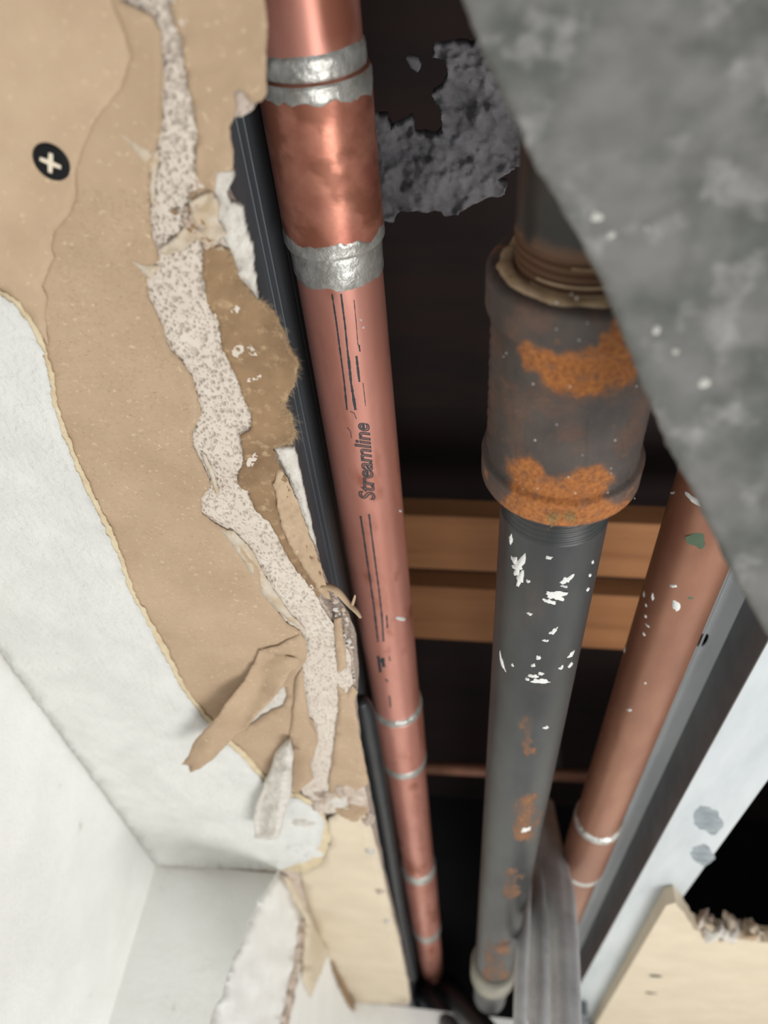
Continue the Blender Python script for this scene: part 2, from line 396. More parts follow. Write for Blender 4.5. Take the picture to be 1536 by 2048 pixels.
# ---- exposed porous gypsum strip (real pits, their shade also put into the colour)
GL = [(312, -60), (312, 0), (325, 60), (322, 250), (235, 265), (298, 400), (300, 470), (262, 520), (290, 590), (320, 640), (345, 700), (380, 755), (395, 810),
      (383, 870), (390, 920), (410, 950), (402, 998), (402, 1026), (430, 1049), (461, 1065), (488, 1104), (523, 1174), (547, 1213), (563, 1233), (610, 1273),
      (601, 1335), (605, 1383), (610, 1426), (629, 1448), (621, 1529), (629, 1565), (651, 1640)]
GR = [(340, -60), (340, 0), (371, 145), (387, 219), (393, 273), (389, 352), (400, 410), (420, 470), (470, 520), (520, 600), (470, 700), (477, 762), (504, 834),
      (500, 862), (488, 920), (496, 983), (530, 1041), (555, 1073), (594, 1143), (637, 1194), (669, 1236), (676, 1339), (680, 1419), (675, 1492), (665, 1558), (680, 1640)]
def gyp_grid():
    ys = []; y = PZ(350, -40, ZC).y; yend = PZ(655, 1630, ZC).y
    while y < yend:
        ys.append(y); y += .22 + .0011 * max(0, y - 90)
    ys = np.array(ys)
    def xs_of(poly, off):
        q = [PZ(x, yy, 165.8) for x, yy in poly]; yy = np.array([p.y for p in q]); xx = np.array([p.x for p in q])
        k = np.argsort(yy); return np.interp(ys, yy[k], xx[k]) + off
    xl = xs_of(GL, -9); xr = xs_of(GR, 7)
    ek = np.array([(p.y, p.x) for p in exy]); kk = np.argsort(ek[:, 0]); xe = np.interp(ys, ek[kk, 0], ek[kk, 1]) - .8
    xr = np.minimum(xr, xe); xl = np.minimum(xl, xr - 4)
    nc = 150; t = np.linspace(0, 1, nc)
    X = xl[:, None] + (xr - xl)[:, None] * t[None]; Y = np.repeat(ys[:, None], nc, 1)
    Z = np.zeros_like(X)
    k = 0
    rough = np.zeros_like(X)
    for i in range(X.shape[0]):
        for j in range(0, nc, 3):
            v = .32 * FB(X[i, j], Y[i, j], 0, .14, 3)
            rough[i, j:j + 3] = v
    rough[:, 1:-1] = (rough[:, :-2] + rough[:, 1:-1] + rough[:, 2:]) / 3
    mask = np.zeros_like(X)
    rng = np.random.RandomState(3); n = 12500
    for q in range(n):
        big = rng.rand()
        py = ys[0] + (ys[-1] - ys[0]) * rng.rand()**1.25; i0 = np.searchsorted(ys, py); i0 = min(i0, len(ys) - 1)
        px = xl[i0] + (xr[i0] - xl[i0]) * rng.rand()
        dens = N3(px, py, 9, .05)
        r = .17 + .2 * rng.rand()
        if big > .72: r = .36 + .22 * rng.rand()
        if big > .965: r = .58 + .35 * rng.rand()
        if big > .9965: r = .9 + .6 * rng.rand()
        if r < .3 and py > 260: continue
        ia = np.searchsorted(ys, py - r); ib = np.searchsorted(ys, py + r)
        if ib <= ia: continue
        ww = xr[i0] - xl[i0]; ja = max(0, int((px - r - xl[i0]) / ww * (nc - 1)) - 2); jb = min(nc, int((px + r - xl[i0]) / ww * (nc - 1)) + 4)
        sx = X[ia:ib, ja:jb]; sy = Y[ia:ib, ja:jb]
        an = 1 + .35 * math.sin(q)
        d2 = ((sx - px)**2 * an + (sy - py)**2 / an) / (r * r)
        dep = np.where(d2 < 1, np.sqrt(np.maximum(0, 1 - d2)), 0)
        amt = min(r * 1.7, .75 + .2 * r)
        Z[ia:ib, ja:jb] = np.maximum(Z[ia:ib, ja:jb], dep * amt)
        mask[ia:ib, ja:jb] = np.maximum(mask[ia:ib, ja:jb], np.where(d2 < .7, .55 if r < .9 else .25, 0))  # pore floors coloured darker, as pit shade
    Z = 165.25 + rough + Z
    V = np.stack([X, Y, Z], -1).reshape(-1, 3)
    r_, c_ = X.shape
    idx = np.arange(r_ * c_).reshape(r_, c_)
    F = np.stack([idx[:-1, :-1], idx[1:, :-1], idx[1:, 1:], idx[:-1, 1:]], -1).reshape(-1, 4)
    o = mk('gypsum_core', V, F.tolist(), m_gyp, ceiling, True, mask.ravel())
    o['label'] = 'bare bubbly gypsum strip full of pores'
gyp_grid()

# ---- brown kraft layer
KR = [(312, -60), (300, -20), (235, 0), (300, 30), (322, 62), (325, 150), (323, 250), (312, 300), (300, 330), (297, 400), (302, 470), (318, 520), (300, 535),
      (290, 560), (296, 595), (318, 640), (340, 700), (353, 713), (385, 756), (395, 795), (402, 830), (383, 870), (387, 897), (402, 925), (422, 971),
      (402, 998), (404, 1028), (430, 1049), (461, 1065), (488, 1104), (516, 1135), (523, 1174), (547, 1213), (574, 1248), (600, 1262), (610, 1283), (612, 1320),
      (601, 1335), (605, 1383), (610, 1426), (629, 1448), (636, 1485), (621, 1529), (626, 1560), (590, 1590), (520, 1600), (400, 1520), (250, 1300), (60, 760), (-160, 400), (-160, -60)]
HW = [(487, 1455), (497, 1438), (520, 1412), (545, 1388), (570, 1372), (574, 1392), (566, 1412), (545, 1420), (525, 1432), (505, 1447)]
kraft = sheet('kraft_paper', KR, 164.5, .5, m_kraft, ceiling, step=13, rag=2.2, curl=.35, curl_d=9, wr=.12, wrs=.012, seed=1, edge=4, holes=[HW])
KP = [(220, -60), (222, 0), (236, 35), (250, 70), (262, 110), (240, 180), (190, 240), (165, 300), (150, 350), (152, 395), (140, 425), (125, 445), (108, 462), (103, 490), (106, 515), (95, 540),
      (84, 575), (93, 600), (90, 640), (96, 690), (80, 670), (60, 640), (20, 590), (-60, 540), (-160, 400), (-160, -60)]
sheet('upper_paper_ply', KP, 164.1, .35, m_kraft2, ceiling, step=16, rag=2.5, curl=.3, curl_d=8, wr=.1, wrs=.015, seed=12, edge=4)
# ---- white painted skin, with a cream rim of torn paper just inside it
W = [(-160, 470), (-60, 560), (0, 592), (30, 612), (60, 655), (85, 705), (98, 760), (105, 815), (122, 862), (150, 935), (180, 1000), (212, 1065), (238, 1120), (258, 1185),
     (292, 1245), (322, 1300), (358, 1372), (392, 1418), (440, 1478), (480, 1512), (520, 1556), (560, 1588), (600, 1600), (632, 1618), (650, 1648), (640, 1690), (622, 1720), (585, 1732), (560, 1741)]
def wout(poly): return poly + [(440, 1736), (312, 1731), (0, 1305), (-160, 1150)]
rim = [(x + 9 + 5 * N3(x, y, 2, .03), y - 6) for x, y in W[:-6]] + [(545, 1562), (606, 1590), (645, 1625), (662, 1660), (655, 1720), (610, 1745), (560, 1741)]
rm = sheet('paper_rim', wout(rim), 164.0, .35, m_ply, ceiling, step=26, rag=3.2, curl=.35, curl_d=7, seed=3, edge=4, fs=.08)
skin = sheet('painted_face', wout(W), 163.3, .6, m_paint, ceiling, step=20, rag=3.5, curl=.25, curl_d=9, wr=.25, wrs=.01, seed=5, edge=4, fs=.08)
skin['label'] = 'white textured painted skin of the ceiling board'
# ---- right-hand brown backing paper
R1 = [(340, -60), (340, 0), (348, 47), (363, 78), (371, 145), (387, 219), (393, 273), (389, 352), (378, 395), (395, 410), (425, 400), (432, 345), (466, 342), (466, 300), (457, 256), (468, 236),
      (474, 207), (465, 182), (482, 181), (504, 206), (522, 204), (533, 190), (532, 109), (535, 51), (528, 0), (526, -60)]
def zr1(x, y): return 164.9 + .5 * max(0, 1 - abs(x - 355 - .14 * y) / 25)
sheet('backing_paper', R1, zr1, .6, m_kraftd if False else m_kraft, ceiling, step=12, rag=2.5, curl=.9, curl_d=14, wr=.4, wrs=.02, seed=7, edge=4)
R2 = [(406, 492), (406, 547), (414, 609), (438, 645), (445, 699), (465, 737), (477, 762), (484, 787), (504, 834), (500, 862), (480, 870), (488, 920), (473, 967), (496, 983), (508, 1018),
      (535, 1041), (555, 1073), (578, 1120), (594, 1143), (637, 1196), (645, 1178), (642, 1150), (622, 1110), (600, 1060), (592, 1010), (572, 960), (556, 925), (547, 897), (566, 892), (588, 884), (592, 868), (584, 834), (570, 811),
      (588, 772), (599, 728), (588, 705), (576, 690), (570, 665), (562, 652), (547, 625), (530, 606), (516, 600), (500, 585), (480, 560), (470, 530), (458, 500), (436, 490), (420, 500)]
def zr2(x, y):
    # right-hand lip of the flap curls down towards the room
    xe = 500 + (y - 600) * .33
    k = max(0, min(1, (x - xe) / 60)) if 560 < y < 900 else 0
    return 164.9 - 3.2 * k * k * math.sin(max(0, min(1, (y - 570) / 330)) * math.pi)
bp2 = sheet('backing_paper', R2, zr2, .6, m_kraftd, ceiling, step=7, rag=3, curl=.9, curl_d=10, wr=.75, wrs=.025, seed=8, edge=3, fs=.07)
bp2['label'] = 'fuzzy brown backing paper curling at the cut edge, its shade coloured in'
R3 = [(668, 1240), (672, 1339), (676, 1380), (690, 1392), (700, 1375), (712, 1340), (718, 1383), (712, 1408), (722, 1478), (738, 1565), (728, 1600), (700, 1612), (672, 1600), (658, 1572), (664, 1520), (669, 1492), (676, 1419), (672, 1339)]
sheet('backing_paper', [(676, 1368), (690, 1388), (706, 1372), (716, 1385), (709, 1405), (720, 1478), (738, 1568), (700, 1590), (662, 1600), (656, 1570), (668, 1492), (676, 1419)], 164.9, .6, m_kraft, ceiling, step=10, rag=2.5, curl=.6, wr=.4, wrs=.03, seed=18, edge=4)
sheet('backing_paper', [(668, 1240), (682, 1236), (690, 1300), (694, 1335), (676, 1345), (671, 1300)], 164.9, .5, m_kraft, ceiling, step=9, rag=2, curl=.5, seed=19, edge=4)
lp = sheet('backing_paper', [(556, 930), (575, 960), (592, 1000), (612, 1050), (626, 1085), (640, 1130), (652, 1165), (662, 1200), (650, 1198), (636, 1180), (612, 1145), (588, 1105), (566, 1062), (556, 1020), (548, 970)], 164.2, .5, m_kraft2, ceiling, step=6, rag=2.5, curl=.5, curl_d=6, wr=1.1, wrs=.06, seed=17, edge=3, fs=.08)
lp['label'] = 'lighter wrinkled paper ply along the lower cut edge'
# thin stained smears of core dust on the kraft
for i, P_ in enumerate([[(235, 262), (262, 290), (285, 325), (300, 345), (296, 380), (306, 420), (318, 300), (300, 305), (265, 283)],
                        [(262, 520), (285, 545), (300, 560), (318, 535), (300, 530), (280, 528)],
                        [(402, 905), (416, 940), (430, 985), (440, 990), (425, 940), (412, 912)],
                        [(440, 1060), (470, 1100), (505, 1150), (525, 1190), (560, 1228), (590, 1252), (612, 1262), (570, 1215), (535, 1160), (495, 1090), (468, 1062)]]):
    sheet('gypsum_dust', P_, 164.38, .2, m_smear, ceiling, step=10, rag=2.5, seed=20 + i, edge=3)
# crumbs of gypsum stuck where the paper tears across the strip
cr = []
for i in range(70):
    t = random.random(); x = 368 + 55 * t + random.gauss(0, 7); y = 425 + 55 * t + random.gauss(0, 12)
    c = PZ(x, y, 164.9 - .8 * random.random())
    cr.append(blob('gypsum_crumb', c, Vector((random.gauss(0, .4), random.gauss(0, .4), -1)), .5 + .6 * random.random(), .7, random.choice([m_gypr, m_gypr, m_kraftd]), ceiling, i, (1, .4 + random.random()), random.random() * 3, 9))
# rolled paper fold standing across the strip
for i, (P_, m_) in enumerate([([(345, 480), (372, 452), (398, 460), (430, 478), (448, 500), (424, 497), (392, 478), (365, 500), (330, 512), (318, 500)], m_smear),
                              ([(378, 405), (420, 385), (440, 410), (436, 440), (452, 470), (430, 486), (405, 468), (385, 440)], m_smear),
                              ([(428, 345), (466, 342), (466, 362), (452, 384), (458, 405), (484, 416), (488, 450), (502, 490), (508, 548), (516, 600), (494, 588), (478, 560), (466, 520), (455, 490), (436, 460), (430, 410)], m_gypw)]):
    sheet(['torn_paper_roll', 'torn_paper_roll', 'gypsum_edge'][i], P_, 164.3 - .5 * i if i < 2 else 165.4, .8 if i < 2 else 2, m_, ceiling, step=6, rag=2.5, curl=.8, curl_d=6, wr=.9, wrs=.05, seed=40 + i, edge=3, fs=.1)
sheet('gypsum_edge', [(549, 897), (588, 897), (604, 967), (618, 1030), (630, 1090), (618, 1080), (602, 1040), (590, 1000), (574, 950), (560, 925)], 165.8, 2, m_gypw, ceiling, step=7, rag=2, wr=.5, wrs=.06, seed=50, edge=3)
for i in range(80):                       # crumbly pink-white edge lower down
    y = random.uniform(1180, 1400); x0 = 668 + (y - 1180) * .05; x = random.uniform(x0, max(x0 + 6, float(np.interp(y, [1180, 1225, 1270, 1340, 1400], [660, 690, 704, 710, 706]))))
    c = PZ(x, y, 166.2)
    blob('gypsum_crumb', c, Vector((random.gauss(0, .3), random.gauss(0, .3), -1)), .35 + .8 * random.random(), .5, random.choice([m_gypr, m_gypw, m_gypr, m_smear]), ceiling, i + 90, (1, .5 + random.random()), random.random() * 3, 9)
# ---- fold and hanging strip of kraft
STR = [(519, 1300), (560, 1308), (603, 1319), (598, 1335), (580, 1345), (566, 1372), (545, 1398), (520, 1425), (498, 1450), (486, 1462), (470, 1470), (458, 1486), (430, 1515), (400, 1538), (380, 1544), (377, 1530), (364, 1530),
       (380, 1503), (392, 1478), (420, 1452), (452, 1408), (488, 1362), (508, 1325)]
def zstr(x, y):
    t = max(0, (y - 1312) / 230); return 163.6 - 17 * t**1.3 + 1.2 * math.sin(x * .07 + y * .03)
st = sheet('hanging_paper_strip', STR, zstr, .5, m_kraft, ceiling, step=7, rag=2.2, curl=.8, curl_d=6, wr=.8, wrs=.03, seed=60, edge=3)
st['label'] = 'strip of brown paper torn loose and hanging down'
sheet('bare_patch', [(480, 1460), (497, 1432), (520, 1405), (545, 1382), (576, 1366), (580, 1394), (570, 1418), (545, 1428), (525, 1440), (505, 1455)], 165.1, .6, m_gypw, ceiling, step=7, rag=1, seed=61, edge=3)
sheet('paper_fold', [(600, 1268), (612, 1280), (613, 1318), (603, 1321), (560, 1309), (520, 1301), (560, 1290)], lambda x, y: 164.3 - 1.6 * max(0, (y - 1265) / 55), .4, m_kraft, ceiling, step=8, rag=1.5, wr=.3, seed=62, edge=3)
sheet('paper_fold', [(604, 1335), (612, 1400), (620, 1445), (632, 1465), (622, 1490), (600, 1500), (575, 1492), (582, 1450), (588, 1400), (590, 1360)], lambda x, y: 164.2 - .9 * math.sin((y - 1335) / 50), .4, m_kraft, ceiling, step=8, rag=1.5, wr=.6, wrs=.03, seed=63, edge=3)
# cream face of the board further off, and the white lumps before it
CR = [(655, 1640), (690, 1615), (728, 1628), (745, 1660), (765, 1745), (785, 1830), (805, 1905), (817, 1970), (822, 2004), (760, 2010), (703, 2006), (672, 1960), (646, 1900), (632, 1860), (612, 1800), (600, 1745), (640, 1730), (660, 1690)]
cf = sheet('cream_paper_face', CR, 164.6, .6, m_cream, ceiling, step=16, rag=2, curl=.6, wr=.5, wrs=.02, seed=70, edge=5)
cf['label'] = 'clean cream paper face beyond the tear'
for i, (x, y, r, mm) in enumerate([(612, 1640, 9, m_gypw), (600, 1690, 11, m_paint), (640, 1610, 7, m_gypr), (690, 1580, 8, m_gypr), (700, 1625, 9, m_kraft), (655, 1590, 6, m_gypr), (735, 1640, 5, m_gypr), (742, 1700, 5, m_gypw), (672, 1600, 7, m_gypw),
                                   (622, 1700, 10, m_paint), (760, 1780, 4, m_gypr), (775, 1840, 4, m_gypw)]):
    blob('plaster_lump', PZ(x, y, 164.4), Vector((.1, -.3, -1)), r, 3.2, mm, ceiling, i + 300, (1, .8), i * .7, 26, .5)
# fuzz: fibres on kraft surface and torn edges
fs_ = []
for i in range(7000):
    x = random.uniform(30, 560); y = random.uniform(380, 1350)
    lx = np.interp(y, [600, 760, 935, 1185, 1372, 1500], [10, 98, 150, 258, 358, 480]); rx = np.interp(y, [300, 600, 756, 1049, 1250], [290, 310, 380, 425, 570])
    if not (lx + 12 < x < rx - 4): continue
    a = random.random() * 6.28; fs_.append((PZ(x, y, 164.42), (math.cos(a), math.sin(a), -.12), random.uniform(.5, 1.7)))
fibres('paper_fibre', fs_, m_fibre, ceiling, .03)
fs_ = []
def edge_f(poly, z, n, L, lo=0, hi=1e9):
    q = refine(poly, 3, closed=False)
    q = [p for p in q if lo < p[1] < hi]
    for i in range(n):
        k = random.randrange(len(q) - 1); x, y = q[k]
        a = random.random() * 6.28; fs_.append((PZ(x + random.gauss(0, 2), y + random.gauss(0, 2), z), (math.cos(a), math.sin(a), -.35 * random.random()), random.uniform(.3, 1) * L))
edge_f(KR[5:36], 164.3, 500, 1.6); edge_f(W, 163.8, 500, 1.8, 500, 1600); edge_f(R2[:20], 164.5, 260, 1.5); edge_f(R2[26:46], 163, 500, 2.0)
edge_f(STR, 160, 120, 1.5); edge_f([(565, 811), (586, 834), (590, 873), (566, 892)], 163.5, 160, 3.2)
fibres('edge_fibre', fs_, m_fibre, ceiling, .03)
fr = thing('paper_sliver', None, None, (0, 0, 0)) if False else None
tube('paper_sliver', [PZ(650, 1172, 165), PZ(672, 1180, 163), PZ(695, 1205, 161), PZ(712, 1222, 158), PZ(722, 1236, 156)], [1.3, 1.5, 1.2, 1.0, .5], m_kraft2, ceiling, 7)
tube('paper_sliver', [PZ(704, 1212, 160), PZ(709, 1196, 160), PZ(710, 1190, 160)], [.7, .5, .3], m_kraft2, ceiling, 6)

# ---- walls below the ceiling
def wall_poly(name, pts, faces, m): 
    o = mk(name, pts, faces, m, None, False); o['kind'] = 'structure'; return o
zb = -500
y0, y1 = -200, YW + 1
A = [(wx(y0), y0), (wx(y1), y1)]
box_pts = lambda q: [(x, y, z) for z in (zb, 166) for x, y in q]
wall_poly('wall_left', box_pts([(A[0][0], A[0][1]), (A[1][0], A[1][1]), (A[1][0] - 60, A[1][1]), (A[0][0] - 60, A[0][1])]),
          [(0, 1, 5, 4), (1, 2, 6, 5), (2, 3, 7, 6), (3, 0, 4, 7), (0, 3, 2, 1), (4, 5, 6, 7)], m_wall)
q = [(wx(YW) - 70, YW), (XJ, YW), (XJ, YF + 1), (wx(YW) - 70, YF + 1)]
wb = wall_poly('wall_back', box_pts(q), [(0, 1, 5, 4), (1, 2, 6, 5), (2, 3, 7, 6), (3, 0, 4, 7), (0, 3, 2, 1), (4, 5, 6, 7)], m_wall)
q = [(XJ - 1, YF), (900, YF), (900, YF + 40), (XJ - 1, YF + 40)]
wall_poly('wall_far', box_pts(q), [(0, 1, 5, 4), (1, 2, 6, 5), (2, 3, 7, 6), (3, 0, 4, 7), (0, 3, 2, 1), (4, 5, 6, 7)], m_wall)
# torn paper and compound on the return face of that wall (face looks to +x)
def xsheet(name, poly, x, thick, m, parent, step=14, seed=0, rag=3):
    ol = refine(poly, 5, rag, seed, .05); v, f = tri2d(ol, step)
    v3 = [PXp(p[0], p[1], x) + Vector((1.2 * FB(p[0], p[1], seed, .03, 3), 0, 0)) for p in v]
    a, b, c = (v3[i] for i in f[0])
    if (b - a).cross(c - a).x < 0: f = [tuple(reversed(q)) for q in f]
    vv, ff = shell(v3, f, [p - Vector((thick, 0, 0)) for p in v3])
    return mk(name, vv, ff, m, parent, True)
xsheet('torn_paper', [(572, 1752), (640, 1750), (655, 1800), (668, 1850), (662, 1900), (640, 1950), (622, 1995), (606, 1960), (608, 1900), (612, 1840), (590, 1800)], XJ + 2.5, 1.5, m_cream, wb, seed=80)
xsheet('torn_paper', [(600, 1840), (612, 1845), (606, 1920), (590, 1990), (575, 2060), (560, 2060), (575, 1980), (592, 1900)], XJ + 2, 1.5, m_gypr, wb, seed=81)
xsheet('joint_compound', [(672, 1890), (690, 1930), (706, 1975), (720, 2010), (716, 2030), (702, 2016), (680, 1975), (664, 1925)], XJ + 2.5, 1.5, m_kraftd, wb, seed=82, rag=2)
xsheet('joint_compound', [(560, 1742), (590, 1790), (606, 1840), (596, 1900), (575, 1980), (560, 2060), (420, 2060), (470, 1920), (520, 1800)], XJ + 1.5, 1.2, m_wall, wb, seed=83, rag=2)

# ---- cavity above: dark deck and sides
def sbox(name, lo, hi, m): o = box(name, lo, hi, m); o['kind'] = 'structure'; return o
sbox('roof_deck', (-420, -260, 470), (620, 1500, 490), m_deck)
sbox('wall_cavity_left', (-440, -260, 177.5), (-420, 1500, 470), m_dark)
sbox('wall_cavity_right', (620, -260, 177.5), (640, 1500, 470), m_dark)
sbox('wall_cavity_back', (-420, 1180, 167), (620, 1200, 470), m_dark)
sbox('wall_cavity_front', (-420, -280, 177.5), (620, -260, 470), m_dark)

# ================================================================ THINGS
# ---- wooden strapping across the cavity
def strap(name, label, ya, yb, z, zt, seed):
    nx = 60; vs = []; fs = []
    xs = frange(-400, 600, nx)
    for x in xs:
        w_ = .5 * N3(x, seed, 0, .02)
        for (y, zz) in ((ya, zt), (ya, z + 1), (ya + 1, z), (yb - 1, z), (yb, z + 1), (yb, zt)):
            vs.append((x, y + w_ + x * .012, zz + w_ * .4))
    for i in range(nx - 1):
        for s in range(6):
            a = i * 6 + s; b = i * 6 + (s + 1) % 6; fs.append((a, b, b + 6, a + 6))
    fs.append(tuple(range(6))); fs.append(tuple((nx - 1) * 6 + s for s in range(6))[::-1])
    return tag(mk(name, vs, fs, m_wood, None, False), label, 'strapping', 'wooden straps across the cavity')
H = 360
def rowY(px, py, z): return PZ(px, py, z).y
s1 = strap('wood_strap', 'upper of the two adjacent honey-coloured wood straps behind the pipes', rowY(900, 1036, H), rowY(900, 1141, H), H, H + 18, 1)
s2 = strap('wood_strap', 'lower of the two adjacent honey-coloured wood straps behind the pipes', rowY(900, 1178, H), rowY(900, 1281, H), H, H + 18, 2)
s3 = strap('wood_strap', 'blurred brown wood strap deep in the cavity near the pipe ends', rowY(900, 1822, 330), rowY(900, 1848, 330), 330, 342, 3)
for o in (s1, s2, s3): pass
tag(tube('thin_copper_pipe', [PZ(700, 1533, 350), PZ(880, 1536, 350), PZ(1300, 1560, 350)], 7, m_cuo), 'thin horizontal copper pipe crossing the dark cavity behind the upright pipes', 'pipe')
tp = bpy.data.objects['thin_copper_pipe']
for x in (0, 420): box('hanger', (PZ(700 + x, 1540, 350).x - 3, PZ(880, 1536, 350).y - 3, 352), (PZ(700 + x, 1540, 350).x + 3, PZ(880, 1536, 350).y + 3, 471), m_galvd, tp)
for i, (xc, yy) in enumerate([(250, 0), (-20, 0)]): pass

# ---- left dark metal stud
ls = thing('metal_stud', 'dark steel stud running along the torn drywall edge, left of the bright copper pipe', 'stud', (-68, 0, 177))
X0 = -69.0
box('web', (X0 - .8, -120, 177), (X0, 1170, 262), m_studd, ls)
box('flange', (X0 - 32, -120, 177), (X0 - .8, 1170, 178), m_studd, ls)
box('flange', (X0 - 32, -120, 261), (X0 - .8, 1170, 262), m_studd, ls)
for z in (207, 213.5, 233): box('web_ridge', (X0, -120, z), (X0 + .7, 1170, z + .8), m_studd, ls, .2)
# ---- right galvanised stud, open side towards the pipes
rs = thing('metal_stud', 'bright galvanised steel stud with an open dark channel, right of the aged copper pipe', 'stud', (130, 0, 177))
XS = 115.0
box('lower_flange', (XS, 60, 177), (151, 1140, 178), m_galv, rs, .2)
box('web', (XS, 60, 178), (XS + .8, 1140, 229), m_galvd, rs)  # same galvanised steel, channel shade put into a darker colour
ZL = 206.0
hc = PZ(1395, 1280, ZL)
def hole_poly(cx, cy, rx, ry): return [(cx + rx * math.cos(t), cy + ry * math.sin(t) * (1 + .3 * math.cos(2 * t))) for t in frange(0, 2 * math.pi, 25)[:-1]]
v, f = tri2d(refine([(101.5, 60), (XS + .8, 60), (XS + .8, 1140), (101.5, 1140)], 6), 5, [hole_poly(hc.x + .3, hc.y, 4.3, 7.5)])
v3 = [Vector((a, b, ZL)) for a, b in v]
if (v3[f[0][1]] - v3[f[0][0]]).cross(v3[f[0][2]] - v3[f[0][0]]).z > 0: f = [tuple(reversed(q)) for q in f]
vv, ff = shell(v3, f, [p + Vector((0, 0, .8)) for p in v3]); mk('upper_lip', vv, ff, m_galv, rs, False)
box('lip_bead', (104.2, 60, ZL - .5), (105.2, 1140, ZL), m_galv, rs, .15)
box('back', (101, 60, 229), (XS + .8, 1140, 230), m_hole, rs)  # added and coloured black so the lip hole shows a dark inside
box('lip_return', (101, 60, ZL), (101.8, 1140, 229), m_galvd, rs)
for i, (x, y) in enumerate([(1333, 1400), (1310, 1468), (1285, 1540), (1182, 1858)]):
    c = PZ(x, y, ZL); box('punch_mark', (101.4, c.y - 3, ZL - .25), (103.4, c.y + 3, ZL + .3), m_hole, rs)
for (x, y, rr3, el) in ((1416, 1640, 7, (1, 3)), (1405, 1712, 6, (1, 3.4))):
    blob('dull_smudge', PZ(x, y, 176.95), Vector((0, 0, -1)), rr3, .12, m_smudge, rs, x, el, .3, 26, .3)
# clip piece at the foot of the stud
box('end_clip', (116, 985, 163), (131, 1070, 176.8), m_galvd, rs, 1)

# ---- copper pipes
AX, AZ, AR = -48.5, 220.0, 14.3
cp = thing('copper_pipe', 'bright pinkish copper water pipe with black printed markings, beside the torn drywall', 'pipe', (AX, 0, AZ))
def cY(px, py, r=AR): return yat(px, py, AX, AZ, r)
def mcu(p, y, t):
    return max(0, min(1, (FB(p[0], y * .5, p[2], .06) - .35) * 2.5))
lathe('tube', AX, AZ, [(y, AR) for y in frange(-120, 1150, 420)], m_cu, cp, 96, maskfn=mcu)
def fitting(par, ax, az, r, ya, yb, bulge, m, mf, solder_w, seed, ps=m_sold):
    prof = [(ya, r - .3), (ya, r + bulge * .7), (ya + .8, r + bulge)] + [(y, r + bulge) for y in frange(ya + 2, yb - 2, 60)] + [(yb - .8, r + bulge), (yb, r + bulge * .7), (yb, r - .3)]
    return lathe('coupling', ax, az, prof, m, par, 96, maskfn=mf, cap=False)
def band(par, ax, az, r0, ya, yb, rag_a, rag_b, seed, th=.25, m=m_sold, seg=144, lump=.15, shift=0):
    """ragged sleeve of solder between ya(theta) and yb(theta)"""
    n = 14; vs = []; fs = []
    for i in range(n):
        t_ = i / (n - 1)
        for s in range(seg):
            a = 2 * math.pi * s / seg
            ca, sa = math.cos(a) * 2, math.sin(a) * 2
            A_ = ya - rag_a * (FB(ca, sa, seed, .9) * .8 + .2); B_ = yb + rag_b * (FB(ca, sa, seed + 9, .9) * .9 + .25 + .3 * math.sin(a - .6 + shift))
            y = A_ + (B_ - A_) * t_
            e = min(1, min(t_, 1 - t_) * 6)
            rr = r0 + (-.15 + (th + .15) * e) + lump * FB(ca * 3, sa * 3, y * .3 + seed, 1.0) * e
            vs.append((ax + rr * math.sin(a), y, az - rr * math.cos(a)))
    for i in range(n - 1):
        for s in range(seg):
            a = i * seg + s; b = i * seg + (s + 1) % seg; fs.append((a, b, b + seg, a + seg))
    return mk('solder_band', vs, fs, m, par)
def mfit(p, y, t):
    return max(0, min(1, (FB(p[0], y, p[2], .11) + .12) * 2.2)) * .8
ya, yb = cY(640, 165), cY(680, 515)
fitting(cp, AX, AZ, AR, ya, yb, 1.5, m_cuf, mfit, 5, 1)
band(cp, AX, AZ, AR + .05, cY(630, 112), ya + .6, 1.0, .2, 1, .5, lump=.3)
band(cp, AX, AZ, AR + 1.55, ya + .4, cY(640, 205), .1, 3.2, 2, .15)
band(cp, AX, AZ, AR + 1.55, cY(680, 492), yb + .2, 2.4, .1, 3, .15)
band(cp, AX, AZ, AR + .05, yb, cY(690, 580), .2, 1.8, 4, .4)
y2a, y2b = cY(795, 1452), cY(800, 1545)
fitting(cp, AX, AZ, AR, y2a, y2b, 1.3, m_cu, mcu, 5, 5)
band(cp, AX, AZ, AR + .1, y2a - 6, y2a + 1, .8, .3, 5, 1.3, lump=.3)
band(cp, AX, AZ, AR + .1, y2b - 1, y2b + 10, .4, 1.2, 6, 1.3)
y3a, y3b = cY(825, 1765), cY(838, 1870)
fitting(cp, AX, AZ, AR, y3a, y3b, 1.4, m_cu, mcu, 5, 7)
band(cp, AX, AZ, AR + .1, y3a - 14, y3a + 3, 2, 1, 7, 1.6)
band(cp, AX, AZ, AR + .1, y3b - 6, y3b + 26, 3, 3, 8, 1.6)
hitc = lambda x, y: cyl(x, y, AX, AZ, AR + .06)
